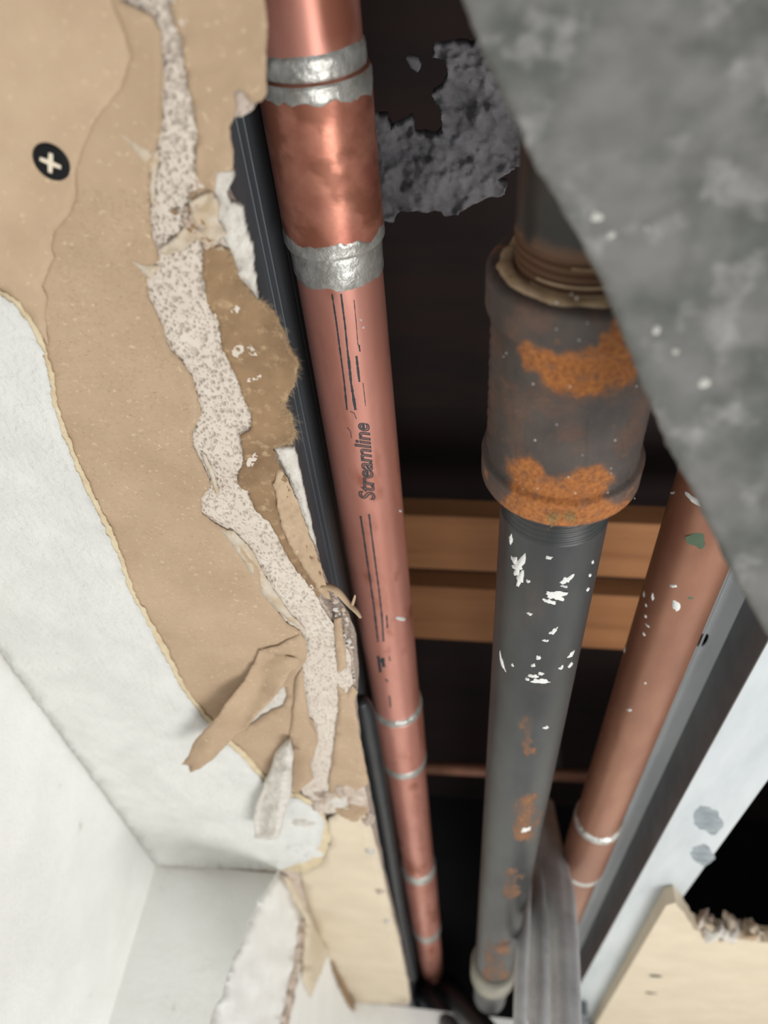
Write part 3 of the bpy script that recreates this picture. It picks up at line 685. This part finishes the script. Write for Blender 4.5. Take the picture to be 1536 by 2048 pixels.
SEG = [([(664, 588), (672, 640), (680, 700), (688, 760), (694, 820)], 3.4), ([(682, 588), (690, 650), (697, 720)], 3.6), ([(697, 715), (702, 765), (711, 820)], 5),
       ([(708, 600), (712, 640), (716, 690)], 1.6), ([(718, 690), (720, 703)], 3), ([(713, 712), (716, 740), (719, 764)], 4.6), ([(726, 766), (729, 790), (731, 812)], 1.6),
       ([(721, 1032), (727, 1070), (733, 1112), (740, 1160), (748, 1215), (756, 1284)], 3.8), ([(738, 1028), (744, 1075), (751, 1128), (758, 1180), (764, 1235), (767, 1283)], 3.6),
       ([(773, 1230), (775, 1256)], 3.6), ([(756, 1312), (761, 1345)], 6), ([(764, 1316), (768, 1334)], 8), ([(778, 1312), (780, 1322)], 2.5), ([(779, 1392), (781, 1415)], 3),
       ([(700, 823), (708, 826), (713, 838)], 1.5), ([(694, 855), (701, 862), (703, 876)], 1.5), ([(771, 1358), (776, 1364)], 3)]
vs, fs = ribbon_px(SEG, hitc); pr = mk('printed_lines', vs, fs, m_ink, cp); pr['label'] = 'dark ink stripes printed along the copper'
# the word printed in outlined letters along the tube
tc_ = bpy.data.curves.new('word', 'FONT'); tc_.body = 'Streamline'; tc_.size = 1; tc_.shear = .25; tc_.space_character = 1.0
to_ = bpy.data.objects.new('word', tc_); sc.collection.objects.link(to_)
tc_.fill_mode = 'NONE'; tc_.bevel_depth = .03; tc_.bevel_resolution = 0; tc_.resolution_u = 4; tc_.offset = .0
bpy.context.view_layer.update(); dg = bpy.context.evaluated_depsgraph_get(); me_ = to_.evaluated_get(dg).to_mesh()
tv = [(q.co.x, q.co.y, q.co.z) for q in me_.vertices]; tf = [tuple(p.vertices) for p in me_.polygons]
to_.evaluated_get(dg).to_mesh_clear(); bpy.data.objects.remove(to_)
ov = list(tv); of = tf; tf = []                # split long faces so that they follow the round tube
for q in of:
    if len(q) != 4:
        tf.append(q); continue
    L = [sum((tv[q[i]][k] - tv[q[(i + 1) % 4]][k])**2 for k in range(3))**.5 for i in range(4)]
    if L[0] + L[2] < L[1] + L[3]: q = q[1:] + q[:1]; L = L[1:] + L[:1]
    nseg = max(1, int(max(L[0], L[2]) / .12)); prev = (q[0], q[3])
    for k in range(1, nseg + 1):
        t = k / nseg
        if k == nseg: cur = (q[1], q[2])
        else:
            ov.append(tuple(tv[q[0]][j] * (1 - t) + tv[q[1]][j] * t for j in range(3))); ov.append(tuple(tv[q[3]][j] * (1 - t) + tv[q[2]][j] * t for j in range(3)))
            cur = (len(ov) - 2, len(ov) - 1)
        tf.append((prev[0], cur[0], cur[1], prev[1])); prev = cur
tv = ov
mx = max(p[0] for p in tv); vs = []
for (u, v_, z_) in tv:
    t = u / mx; bx = 750 + (737 - 750) * t; by = 1001 + (845 - 1001) * t
    px, py = bx - v_ * 44, by + v_ * 3
    vs.append(cyl(px, py, AX, AZ, AR + .07 + z_ * .8))
pr = mk('printed_word', vs, tf, m_ink, cp, False); pr['label'] = 'outlined lettering printed lengthwise on the copper'
# scuffs and white nicks
for i, (x, y, r, e) in enumerate([(801, 1022, 1.2, (.5, 2)), (803, 1238, 2, (.5, 2.2)), (727, 655, .5, (1, 1)), (722, 640, .35, (1, 2))]):
    c = cyl(x, y, AX, AZ, AR); nn = Vector((c.x - AX, 0, c.z - AZ)); blob('plaster_nick', c, nn, r, .3, m_plast, cp, i + 500, e, .5, 14)

BX, BZ, BR = 83.0, 197.0, 14.3
cp2 = thing('copper_pipe', 'aged brown copper pipe with white plaster spatters, beside the galvanised stud', 'pipe', (BX, 0, BZ))
lathe('tube', BX, BZ, [(y, BR) for y in frange(40, 1150, 200)], m_cuo, cp2, 72)
yb1, yb2 = yat(1188, 1680, BX, BZ, BR), yat(1160, 1762, BX, BZ, BR)
fitting(cp2, BX, BZ, BR, yb1, yb2, 1.6, m_cuo, mcu, 5, 7)
band(cp2, BX, BZ, BR + .2, yb1 - 5, yb1 + 3, 1, 1, 21, 1.5)
band(cp2, BX, BZ, BR + .2, yb2 - 2, yb2 + 8, 1, 1, 22, 1.5)
for i, (x, y, r, e, mm) in enumerate([(1385, 998, 2.2, (1.6, .6), m_plast), (1345, 985, 1.6, (2, .4), m_plast), (1305, 1193, 1.6, (1.3, .6), m_plast), (1288, 1188, 1.5, (.9, .9), m_plast), (1346, 1172, 1.3, (1.4, .7), m_plast),
                                      (1352, 1212, 2.2, (1.7, .7), m_plast), (1292, 1210, .8, (1, 1), m_plast), (1291, 1232, .9, (1, 1), m_plast), (1294, 1250, .7, (.6, 2), m_plast), (1288, 1268, .8, (1.3, .8), m_plast),
                                      (1381, 1196, 1, (1, 1), m_green), (1392, 1082, 3.2, (1.2, .9), m_green), (1258, 1420, .9, (1, 2), m_plast), (1250, 1300, 1.2, (.6, 1.6), m_plast), (1290, 1366, .7, (1, 1), m_plast)]):
    c = cyl(x, y, BX, BZ, BR); nn = Vector((c.x - BX, 0, c.z - BZ)); blob('plaster_spatter' if mm is m_plast else 'green_stain', c, nn, r, .5 if mm is m_plast else .12, mm, cp2, i + 600, e, i, 16)

# ---- iron pipe with cast coupling
IX, IZ, IR = 22.5, 162.0, 16.7
ip = thing('iron_pipe', 'black iron pipe joined by a rusty cast coupling, in the middle of the cavity', 'pipe', (IX, 0, IZ))
def iY(px, py, r): return yat(px, py, IX, IZ, r)
yc0 = iY(1100, 622, 23); yc1 = iY(1110, 1057, 23)
def upm(p, y, t):
    yt = iY(1110, 500, IR); return max(0, min(1, (y - yt + 1.5 + 2 * FB(p[0], y, p[2], .2)) / 3)) * .8
def thr(y, t):
    yt = iY(1110, 515, IR)
    if y < yt: return 0
    return -.45 - .05 * (y - yt) + .7 * math.sin(2 * math.pi * (y / 2.1) + t)
lathe('upper_pipe', IX, IZ, [(y, IR) for y in frange(-120, iY(1110, 480, IR), 30)] + [(y, IR) for y in frange(iY(1110, 482, IR), yc0 + 3, 110)], m_ironu, ip, 96, rfn=thr, maskfn=upm)
RU1 = [(1320, 470), (1325, 480)]
RP = [[(1035, 685), (1060, 690), (1100, 705), (1180, 705), (1215, 670), (1240, 636), (1262, 690), (1274, 740), (1258, 775), (1225, 785), (1190, 790), (1150, 792), (1100, 772), (1060, 745), (1045, 715)],
      [(1015, 925), (1060, 918), (1090, 945), (1125, 958), (1160, 940), (1212, 928), (1222, 960), (1210, 990), (1240, 1010), (1262, 985), (1262, 1010), (1222, 1042), (1150, 1062), (1080, 1058), (1010, 1030), (996, 1005), (1030, 988), (1020, 950)]]
def rustmask(p, y, t):
    x_, y_ = proj(p)
    if p[2] > IZ + 4: return max(0, min(1, FB(p[0], y, p[2], .12) * 2))
    gx, gy = x_ + 12 * FB(x_, y_, 0, .035), y_ + 12 * FB(x_, y_, 40, .035)
    m0 = .14 * max(0, min(1, FB(p[0], y, p[2], .09) * 2 + .2))
    X_ = np.array([gx, gx + 7, gx - 7, gx, gx, gx + 4, gx - 4, gx + 4, gx - 4]); Y_ = np.array([gy, gy, gy, gy + 7, gy - 7, gy + 4, gy - 4, gy - 4, gy + 4])
    k = max(inside(P_, X_, Y_).mean() for P_ in RP)
    if k > 0: return max(m0, min(1, k * (1 + .5 * FB(p[0], y, p[2], .35))))
    if abs(y - (yc1 - 6)) < 1.5 and math.sin(t * 9) > .8: return .6
    return m0
rc = 21.2; rr_ = 23.0; wl = 10.0
prof = [(yc0, 17.0), (yc0, rr_ - 1.6), (yc0 + .5, rr_ - .6), (yc0 + 1.4, rr_)]
prof += [(y, rr_) for y in frange(yc0 + 2, yc0 + wl, 16)]
prof += [(yc0 + wl + k * .5, rr_ - (rr_ - rc) * (.5 - .5 * math.cos(math.pi * k / 6))) for k in range(1, 7)]
prof += [(y, rc) for y in frange(yc0 + wl + 3.6, yc1 - wl - 1.5, 60)]
prof += [(yc1 - wl - 1 + k * .35, rc + (rr_ - rc) * (.5 - .5 * math.cos(math.pi * k / 6))) for k in range(1, 7)]
prof += [(y, rr_ - .1) for y in frange(yc1 - wl + 2, yc1 - 1.4, 22)] + [(yc1 - .6, rr_ - .5), (yc1, rr_ - 1.4), (yc1, 17.0)]
def castr(y, t):
    a = .06 * FB(math.sin(t) * 21, y, math.cos(t) * 21, .6, 3)
    s = (t - .17 - .03 * math.sin(y * .2)); a += .35 * math.exp(-(s / .035)**2) * (1 if yc0 + wl < y < yc1 - 3 else 0)
    tt = (t + math.pi) % (2 * math.pi) - math.pi
    if -1.75 < tt < -1.2 and yc0 + wl + 3 < y < yc1 - wl: a += .55 * max(0, math.sin(y * 1.9)) * math.exp(-((tt + 1.5) / .16)**2)
    return a
cpl = lathe('cast_coupling', IX, IZ, prof, m_cast, ip, 220, rfn=castr, maskfn=rustmask, cap=False)
cpl['label'] = 'thick banded iron coupling with orange rust patches'
# pipe dope squeezed out round the thread
n = 110; vs = []; fs = []
for i in range(n):
    t = 2 * math.pi * i / n; wob = FB(math.cos(t) * 3, math.sin(t) * 3, 1, 1)
    for k in range(8):
        u = math.pi * k / 7; r = 18.4 + wob * .7 + (2.0 + .8 * wob) * -math.cos(u) * .9; yy = yc0 + .2 - (1.0 + .7 * wob) * math.sin(u) - .25 * FB(t * 9, k, 2, 1)
        vs.append((IX + r * math.sin(t), yy, IZ - r * math.cos(t)))
for i in range(n):
    for k in range(7):
        a = i * 8 + k; b = ((i + 1) % n) * 8 + k; fs.append((a, b, b + 1, a + 1))
mk('pipe_dope_ring', vs, fs, m_dope, ip)['label'] = 'tan sealant squeezed around the thread'
for i in range(7):
    y = iY(1110, 530, IR) + i * 2.1 + .4
    if y > yc0: break
    tt = frange(-1.2, 1.2, 20); k0 = random.uniform(-1, .2)
    pts = [(IX + (IR - .5) * math.sin(t), y - (t) * .33, IZ - (IR - .5) * math.cos(t)) for t in tt if t > k0]
    if len(pts) > 3: tube('sealant_thread', pts, .3 + .1 * random.random(), m_dope, ip, 6, sub=2)
# lower length with threads, spatters and rust
RL = [[(1052, 1432), (1064, 1430), (1070, 1505), (1052, 1512), (1042, 1470)], [(1030, 1590), (1075, 1590), (1082, 1640), (1062, 1682), (1025, 1680)], [(1012, 1738), (1040, 1745), (1040, 1790), (1005, 1800)],
      [(975, 1880), (1020, 1880), (1010, 1960), (960, 1960)]]
def lowm(p, y, t):
    x_, y_ = proj(p)
    if p[2] > IZ + 4 or y_ < 1380: return .12 * max(0, FB(p[0], y * .3, p[2], .1))
    x_ += 12 * FB(x_, y_, 0, .05); y_ += 12 * FB(x_, y_, 40, .05)
    for P_ in RL:
        if inside(P_, np.array([x_]), np.array([y_]))[0]: return max(.15, min(.95, .55 + .7 * FB(p[0], y * .4, p[2], .12)))
    return 0
yt1 = iY(1110, 1092, IR)
def thr2(y, t): return (-.5 + .35 * math.sin(2 * math.pi * (y / 2.1) + t)) if y < yt1 else 0
lathe('lower_pipe', IX, IZ, [(y, IR) for y in frange(yc1 - 3, yt1 + 2, 60)] + [(y, IR) for y in frange(yt1 + 3, 930, 280)], m_iron, ip, 96, rfn=thr2, maskfn=lowm)
lf = fitting(ip, IX, IZ, IR, iY(990, 1968, IR), iY(990, 1968, IR) + 50, 4, m_plast, None, 0, 0)
lf.name = 'pale_fitting'; lf.data.materials[0] = m_dull
for i, (x, y, r, e, a) in enumerate([(1036, 1135, 2.3, (.8, 1.4), 0), (1038, 1160, 1.6, (.7, 1.5), 0), (1030, 1122, 1.2, (1, 1), 0), (1108, 1192, 2.2, (1.5, .8), -.6), (1098, 1203, 1.2, (1.6, .6), -.4), (1134, 1160, 1.3, (1.1, 1), -.6), (1128, 1172, .9, (1.5, .4), -.7), (1097, 1115, .6, (1.4, .8), 0), (1056, 1163, .5, (1, 1), 0),
                                     (1106, 1263, 1.1, (.7, 1.4), -.5), (1092, 1281, .6, (1.2, .8), 0), (1077, 1315, .9, (1, .9), 0), (1066, 1331, .9, (.9, .9), 0), (1066, 1352, .9, (1.4, .8), 0), (1082, 1347, .8, (1.2, .8), 0),
                                     (1080, 1363, 1.5, (1.5, .7), 0), (1054, 1358, .7, (1, 1), 0), (1143, 1308, 1.2, (1.1, .9), 0), (1141, 1330, 1, (1, 1), 0), (1123, 1335, .8, (1, 1), 0), (1003, 1322, 1.5, (.5, 2), .5), (1006, 1330, 1, (.6, 2), .6),
                                     (1025, 1330, .5, (1, 1), 0), (1022, 1078, 1, (.9, 1.2), 0), (1060, 1228, .5, (1.5, 1), 0), (1185, 1124, .5, (1, 1), 0), (1180, 1150, .5, (1, 1), 0), (1176, 1178, .6, (1, 1), 0), (1092, 1455, 1, (1, 1), 0), (1050, 1660, 2, (1, 1), 0)]):
    c = cyl(x, y, IX, IZ, IR); nn = Vector((c.x - IX, 0, c.z - IZ)); blob('plaster_spatter', c, nn, r * 1.2, .45, m_plast, ip, i + 700, (e[0], e[1] * 1.35), a, 24, .8)
fz = []
for (x, y) in ((1106, 1034), (1141, 1033)):
    for k in range(260):
        px, py = x + random.gauss(0, 7), y + random.gauss(0, 6); c = cyl(px, py, IX, IZ, rr_); nn = Vector((c.x - IX, -4, c.z - IZ)).normalized()
        fz.append((c, nn + Vector((random.gauss(0, .5), random.gauss(0, .5), random.gauss(0, .5))), random.uniform(.5, 1.3)))
fibres('pale_fuzz', fz, m_fuzz, ip, .05)
for i in range(24):                       # white dabs: grit, and glints painted on as colour
    x = random.uniform(985, 1275); y = random.uniform(570, 1020)
    c = cyl(x, y, IX, IZ, rc if 690 < y < 940 else rr_); nn = Vector((c.x - IX, 0, c.z - IZ)); blob('grit_glint_speck', c, nn, .16 + .12 * random.random(), .15, m_plast, ip, i, (1, 1), 0, 8)

# ---- drywall screw
sp = PZ(103, 324, ZC)
sw = thing('drywall_screw', 'black countersunk drywall screw head in the brown paper at upper left', 'screw', (sp.x, sp.y, ZC))
vs = [(sp.x, sp.y, 163.55)]; fs = []; prof_ = [(2.2, 163.5), (3.6, 163.55), (4.2, 163.8), (4.25, 164.1), (3.2, 166), (2.0, 167.5), (1.9, 185)]
for r, z in prof_:
    for s in range(40):
        a = 2 * math.pi * s / 40; vs.append((sp.x + r * math.cos(a), sp.y + r * math.sin(a), z))
for s in range(40): fs.append((0, 1 + (s + 1) % 40, 1 + s))
for k in range(len(prof_) - 1):
    for s in range(40):
        a = 1 + k * 40 + s; b = 1 + k * 40 + (s + 1) % 40; fs.append((a, b, b + 40, a + 40))
mk('screw_body', vs, fs, m_black, sw)
cv = []; 
def arm(L, w_): return [(w_, w_), (w_ * .8, L), (-w_ * .8, L), (-w_, w_)]
crs = []
for k in range(4):
    for (x, y) in arm(2.35, .55)[:3]:
        a = k * math.pi / 2 + .45; crs.append((sp.x + x * math.cos(a) - y * math.sin(a), sp.y + x * math.sin(a) + y * math.cos(a)))
v, f = tri2d(crs, 1); v3 = [Vector((a, b, 163.35)) for a, b in v]
if (v3[f[0][1]] - v3[f[0][0]]).cross(v3[f[0][2]] - v3[f[0][0]]).z > 0: f = [tuple(reversed(q)) for q in f]
vv, ff = shell(v3, f, [p + Vector((0, 0, .4)) for p in v3]); mk('cross_recess', vv, ff, m_bare, sw, False)['label'] = 'pale dust-filled cross slot'

# ---- hanging gypsum chunk
CH = [(576, 1494), (585, 1512), (584, 1560), (582, 1592), (570, 1618), (568, 1640), (560, 1668), (554, 1678), (532, 1680), (508, 1677), (508, 1640), (512, 1612), (522, 1592), (530, 1565), (542, 1535), (550, 1512), (562, 1500)]
ck = sheet('gypsum_chunk', CH, lambda x, y: 163.5 - 12 * max(0, (y - 1500) / 180) - 6 * max(0, 1 - abs(x - (578 - .16 * (y - 1500))) / 34), 5, m_gypw, None, step=5, rag=2.5, wr=1.4, wrs=.05, seed=90, edge=3)
tag(ck, 'rough white gypsum chunk dangling from the tear below the hanging paper strip', 'chunk')

# ---- right-hand cream drywall board with broken front edge
bx0 = PZ(1350, 1800, 165).x
rb = thing('drywall_board', 'cream faced drywall board with a broken crumbly front edge at lower right', 'board', (260, 700, 165))
RBP = [(1335, 1812), (1352, 1806), (1372, 1830), (1385, 1856), (1410, 1868), (1440, 1872), (1480, 1878), (1536, 1886), (1700, 1890), (1900, 1900)]
oo = [PZ(x, y, 165) for x, y in refine(RBP, 6, 3, 5, .05, closed=False)]
pl = PZ(1222, 2012, 165)
ol = [(p.x, p.y) for p in oo] + [(900, oo[-1].y), (900, YF - 1), (pl.x, YF - 1)]
v, f = tri2d(ol, 22); v3 = [Vector((a, b, 165)) for a, b in v]
if (v3[f[0][1]] - v3[f[0][0]]).cross(v3[f[0][2]] - v3[f[0][0]]).z > 0: f = [tuple(reversed(q)) for q in f]
vv, ff = shell(v3, f, [p + Vector((0, 0, 11.5)) for p in v3]); mk('board', vv, ff, m_cream, rb, False)
for i in range(44):
    k = random.random(); p = oo[int(k * (len(oo) * .5))]
    if p.x < 160: continue
    blob('gypsum_crumb', Vector((p.x, p.y - 2 + random.gauss(0, 3), 166 + 9 * random.random())), Vector((random.gauss(0, .3), -1, -.4)), random.uniform(4, 9), 5, random.choice([m_gypw, m_gypr, m_smear, m_kraft]), rb, i + 800, (1, .6), i, 12, .6)
for (x, y) in ((1300, 1986), (1310, 1952)):
    blob('nail_hole', PZ(x, y, 164.9), Vector((0, 0, -1)), 4.5, .4, m_hole, rb, x, (1.3, .8), 0, 14)

# ---- grey drywall flap close to the lens
FL = [(905, -80), (930, 0), (965, 90), (1000, 165), (1035, 238), (1075, 330), (1150, 450), (1200, 545), (1225, 605), (1262, 695), (1290, 765), (1345, 900), (1390, 980), (1425, 1055), (1470, 1145), (1505, 1210), (1540, 1270), (1640, 1420), (1800, 1440), (1800, -80)]
p1, p2, p3 = PD(930, 0, 118), PD(1536, 0, 112), PD(1536, 1240, 138); nf = (p2 - p1).cross(p3 - p1).normalized()
if nf.dot(p1) < 0: nf = -nf
ol = refine(FL, 8, 3, 6, .04); v, f = tri2d(ol, 16)
v3 = []
for a, b in v:
    r = ray(a, b); q = r * (p1.dot(nf) / r.dot(nf)); v3.append(q - nf * .7 * FB(a, b, 3, .012, 4))
a, b, c = (v3[i] for i in f[0])
if (b - a).cross(c - a).dot(nf) > 0: f = [tuple(reversed(q)) for q in f]
vv, ff = shell(v3, f, [p + nf * 5 for p in v3])
fl = thing('drywall_flap', 'blurred grey dusty drywall flap hanging across the upper right corner', 'drywall', tuple((p1 + p2) / 2))
mk('grey_face', vv, ff, m_grey, fl)
for i, (x, y, r) in enumerate([(1294, 465, 1.0), (1192, 432, .9), (1222, 470, .6), (1312, 660, .8), (1350, 705, .7), (1410, 765, 1.0)]):
    rr2 = ray(x, y); q = rr2 * (p1.dot(nf) / rr2.dot(nf)); blob('plaster_fleck', q, -nf, r, .4, m_fleck, fl, i + 900, (1, 1.3), i, 14)

# ---- grey fluffy sheet deep in the cavity
GF = [(735, 235), (770, 238), (782, 262), (800, 250), (820, 240), (829, 272), (870, 278), (886, 262), (880, 215), (862, 192), (884, 178), (894, 150), (890, 122), (864, 115), (866, 96), (900, 92), (932, 88), (946, 94), (955, 70), (1000, 60), (1100, 150),
      (1100, 330), (1032, 334), (1012, 350), (996, 368), (1014, 374), (1008, 388), (960, 402), (912, 432), (890, 434), (880, 424), (835, 424), (800, 422), (786, 442), (735, 442)]
def zgf(x, y): return 296 + 7 * FB(x, y, 4, .012, 4) + 1.6 * FB(x, y, 9, .06, 3)
gf = sheet('grey_fibre_sheet', GF, zgf, 7, m_fluff, None, step=5, rag=4, seed=95, edge=4, fs=.06)
tag(gf, 'ragged grey fluffy fireproofing sheet behind the pipes at the top', 'insulation')
gf2 = sheet('grey_fibre_scrap', [(810, 117), (826, 119), (836, 122), (841, 134), (834, 145), (822, 138)], 296, 6, m_fluff, None, step=5, rag=2, seed=96, edge=3)
tag(gf2, 'small grey fibre scrap alone in the black gap left of the fluffy sheet', 'scrap')

# ---- hoses and cables
tag(tube('rubber_hose', [PZ(722, 1400, 190), PZ(730, 1432, 190), PZ(745, 1510, 190), PZ(775, 1680, 190), PZ(800, 1840, 190), PZ(822, 1950, 190)], [3.5, 6, 6, 6, 7, 8], m_hose), 'black rubber hose squeezed between drywall edge and bright copper pipe', 'hose')
def cab(name, label, px, rad, m, grp=None, ridges=0, amp=0):
    return tag(tube(name, [PD(x, y, D) for x, y, D in px], rad, m, None, 28, ridges, amp), label, 'cable', grp)
cab('grey_cable', 'widest grey ribbed cable bulging right of the iron pipe bottom', [(1092, 1610, 620), (1104, 1700, 560), (1122, 1800, 520), (1130, 1920, 480), (1133, 2080, 440)], [6, 8, 9, 8.5, 8], m_gcable, 'grey cables beside the iron pipe', 5, .18)
cab('grey_cable', 'middle grey cable between the wide ribbed one and the iron pipe', [(1080, 1610, 640), (1082, 1700, 590), (1082, 1800, 545), (1080, 1920, 500), (1078, 2080, 460)], [5, 5.5, 6.5, 6.5, 6], m_gcable, 'grey cables beside the iron pipe', 4, .12)
cab('grey_cable', 'thinnest grey cable, leftmost and touching the iron pipe', [(1070, 1640, 690), (1062, 1720, 650), (1052, 1800, 600), (1044, 1920, 550), (1040, 2080, 510)], [4, 4, 5, 5, 5], m_gcable, 'grey cables beside the iron pipe')
cab('dark_conduit', 'grey-black conduit slanting down right from the bright copper pipe end', [(838, 1975, 1010), (858, 2000, 960), (892, 2045, 900), (930, 2100, 860)], [11, 12, 12, 12], m_galvd)
cab('dark_conduit', 'darkest conduit slanting between the two main pipe ends', [(895, 1975, 1000), (925, 2010, 900), (958, 2050, 830), (1000, 2100, 780)], [15, 15, 14, 14], m_hose)
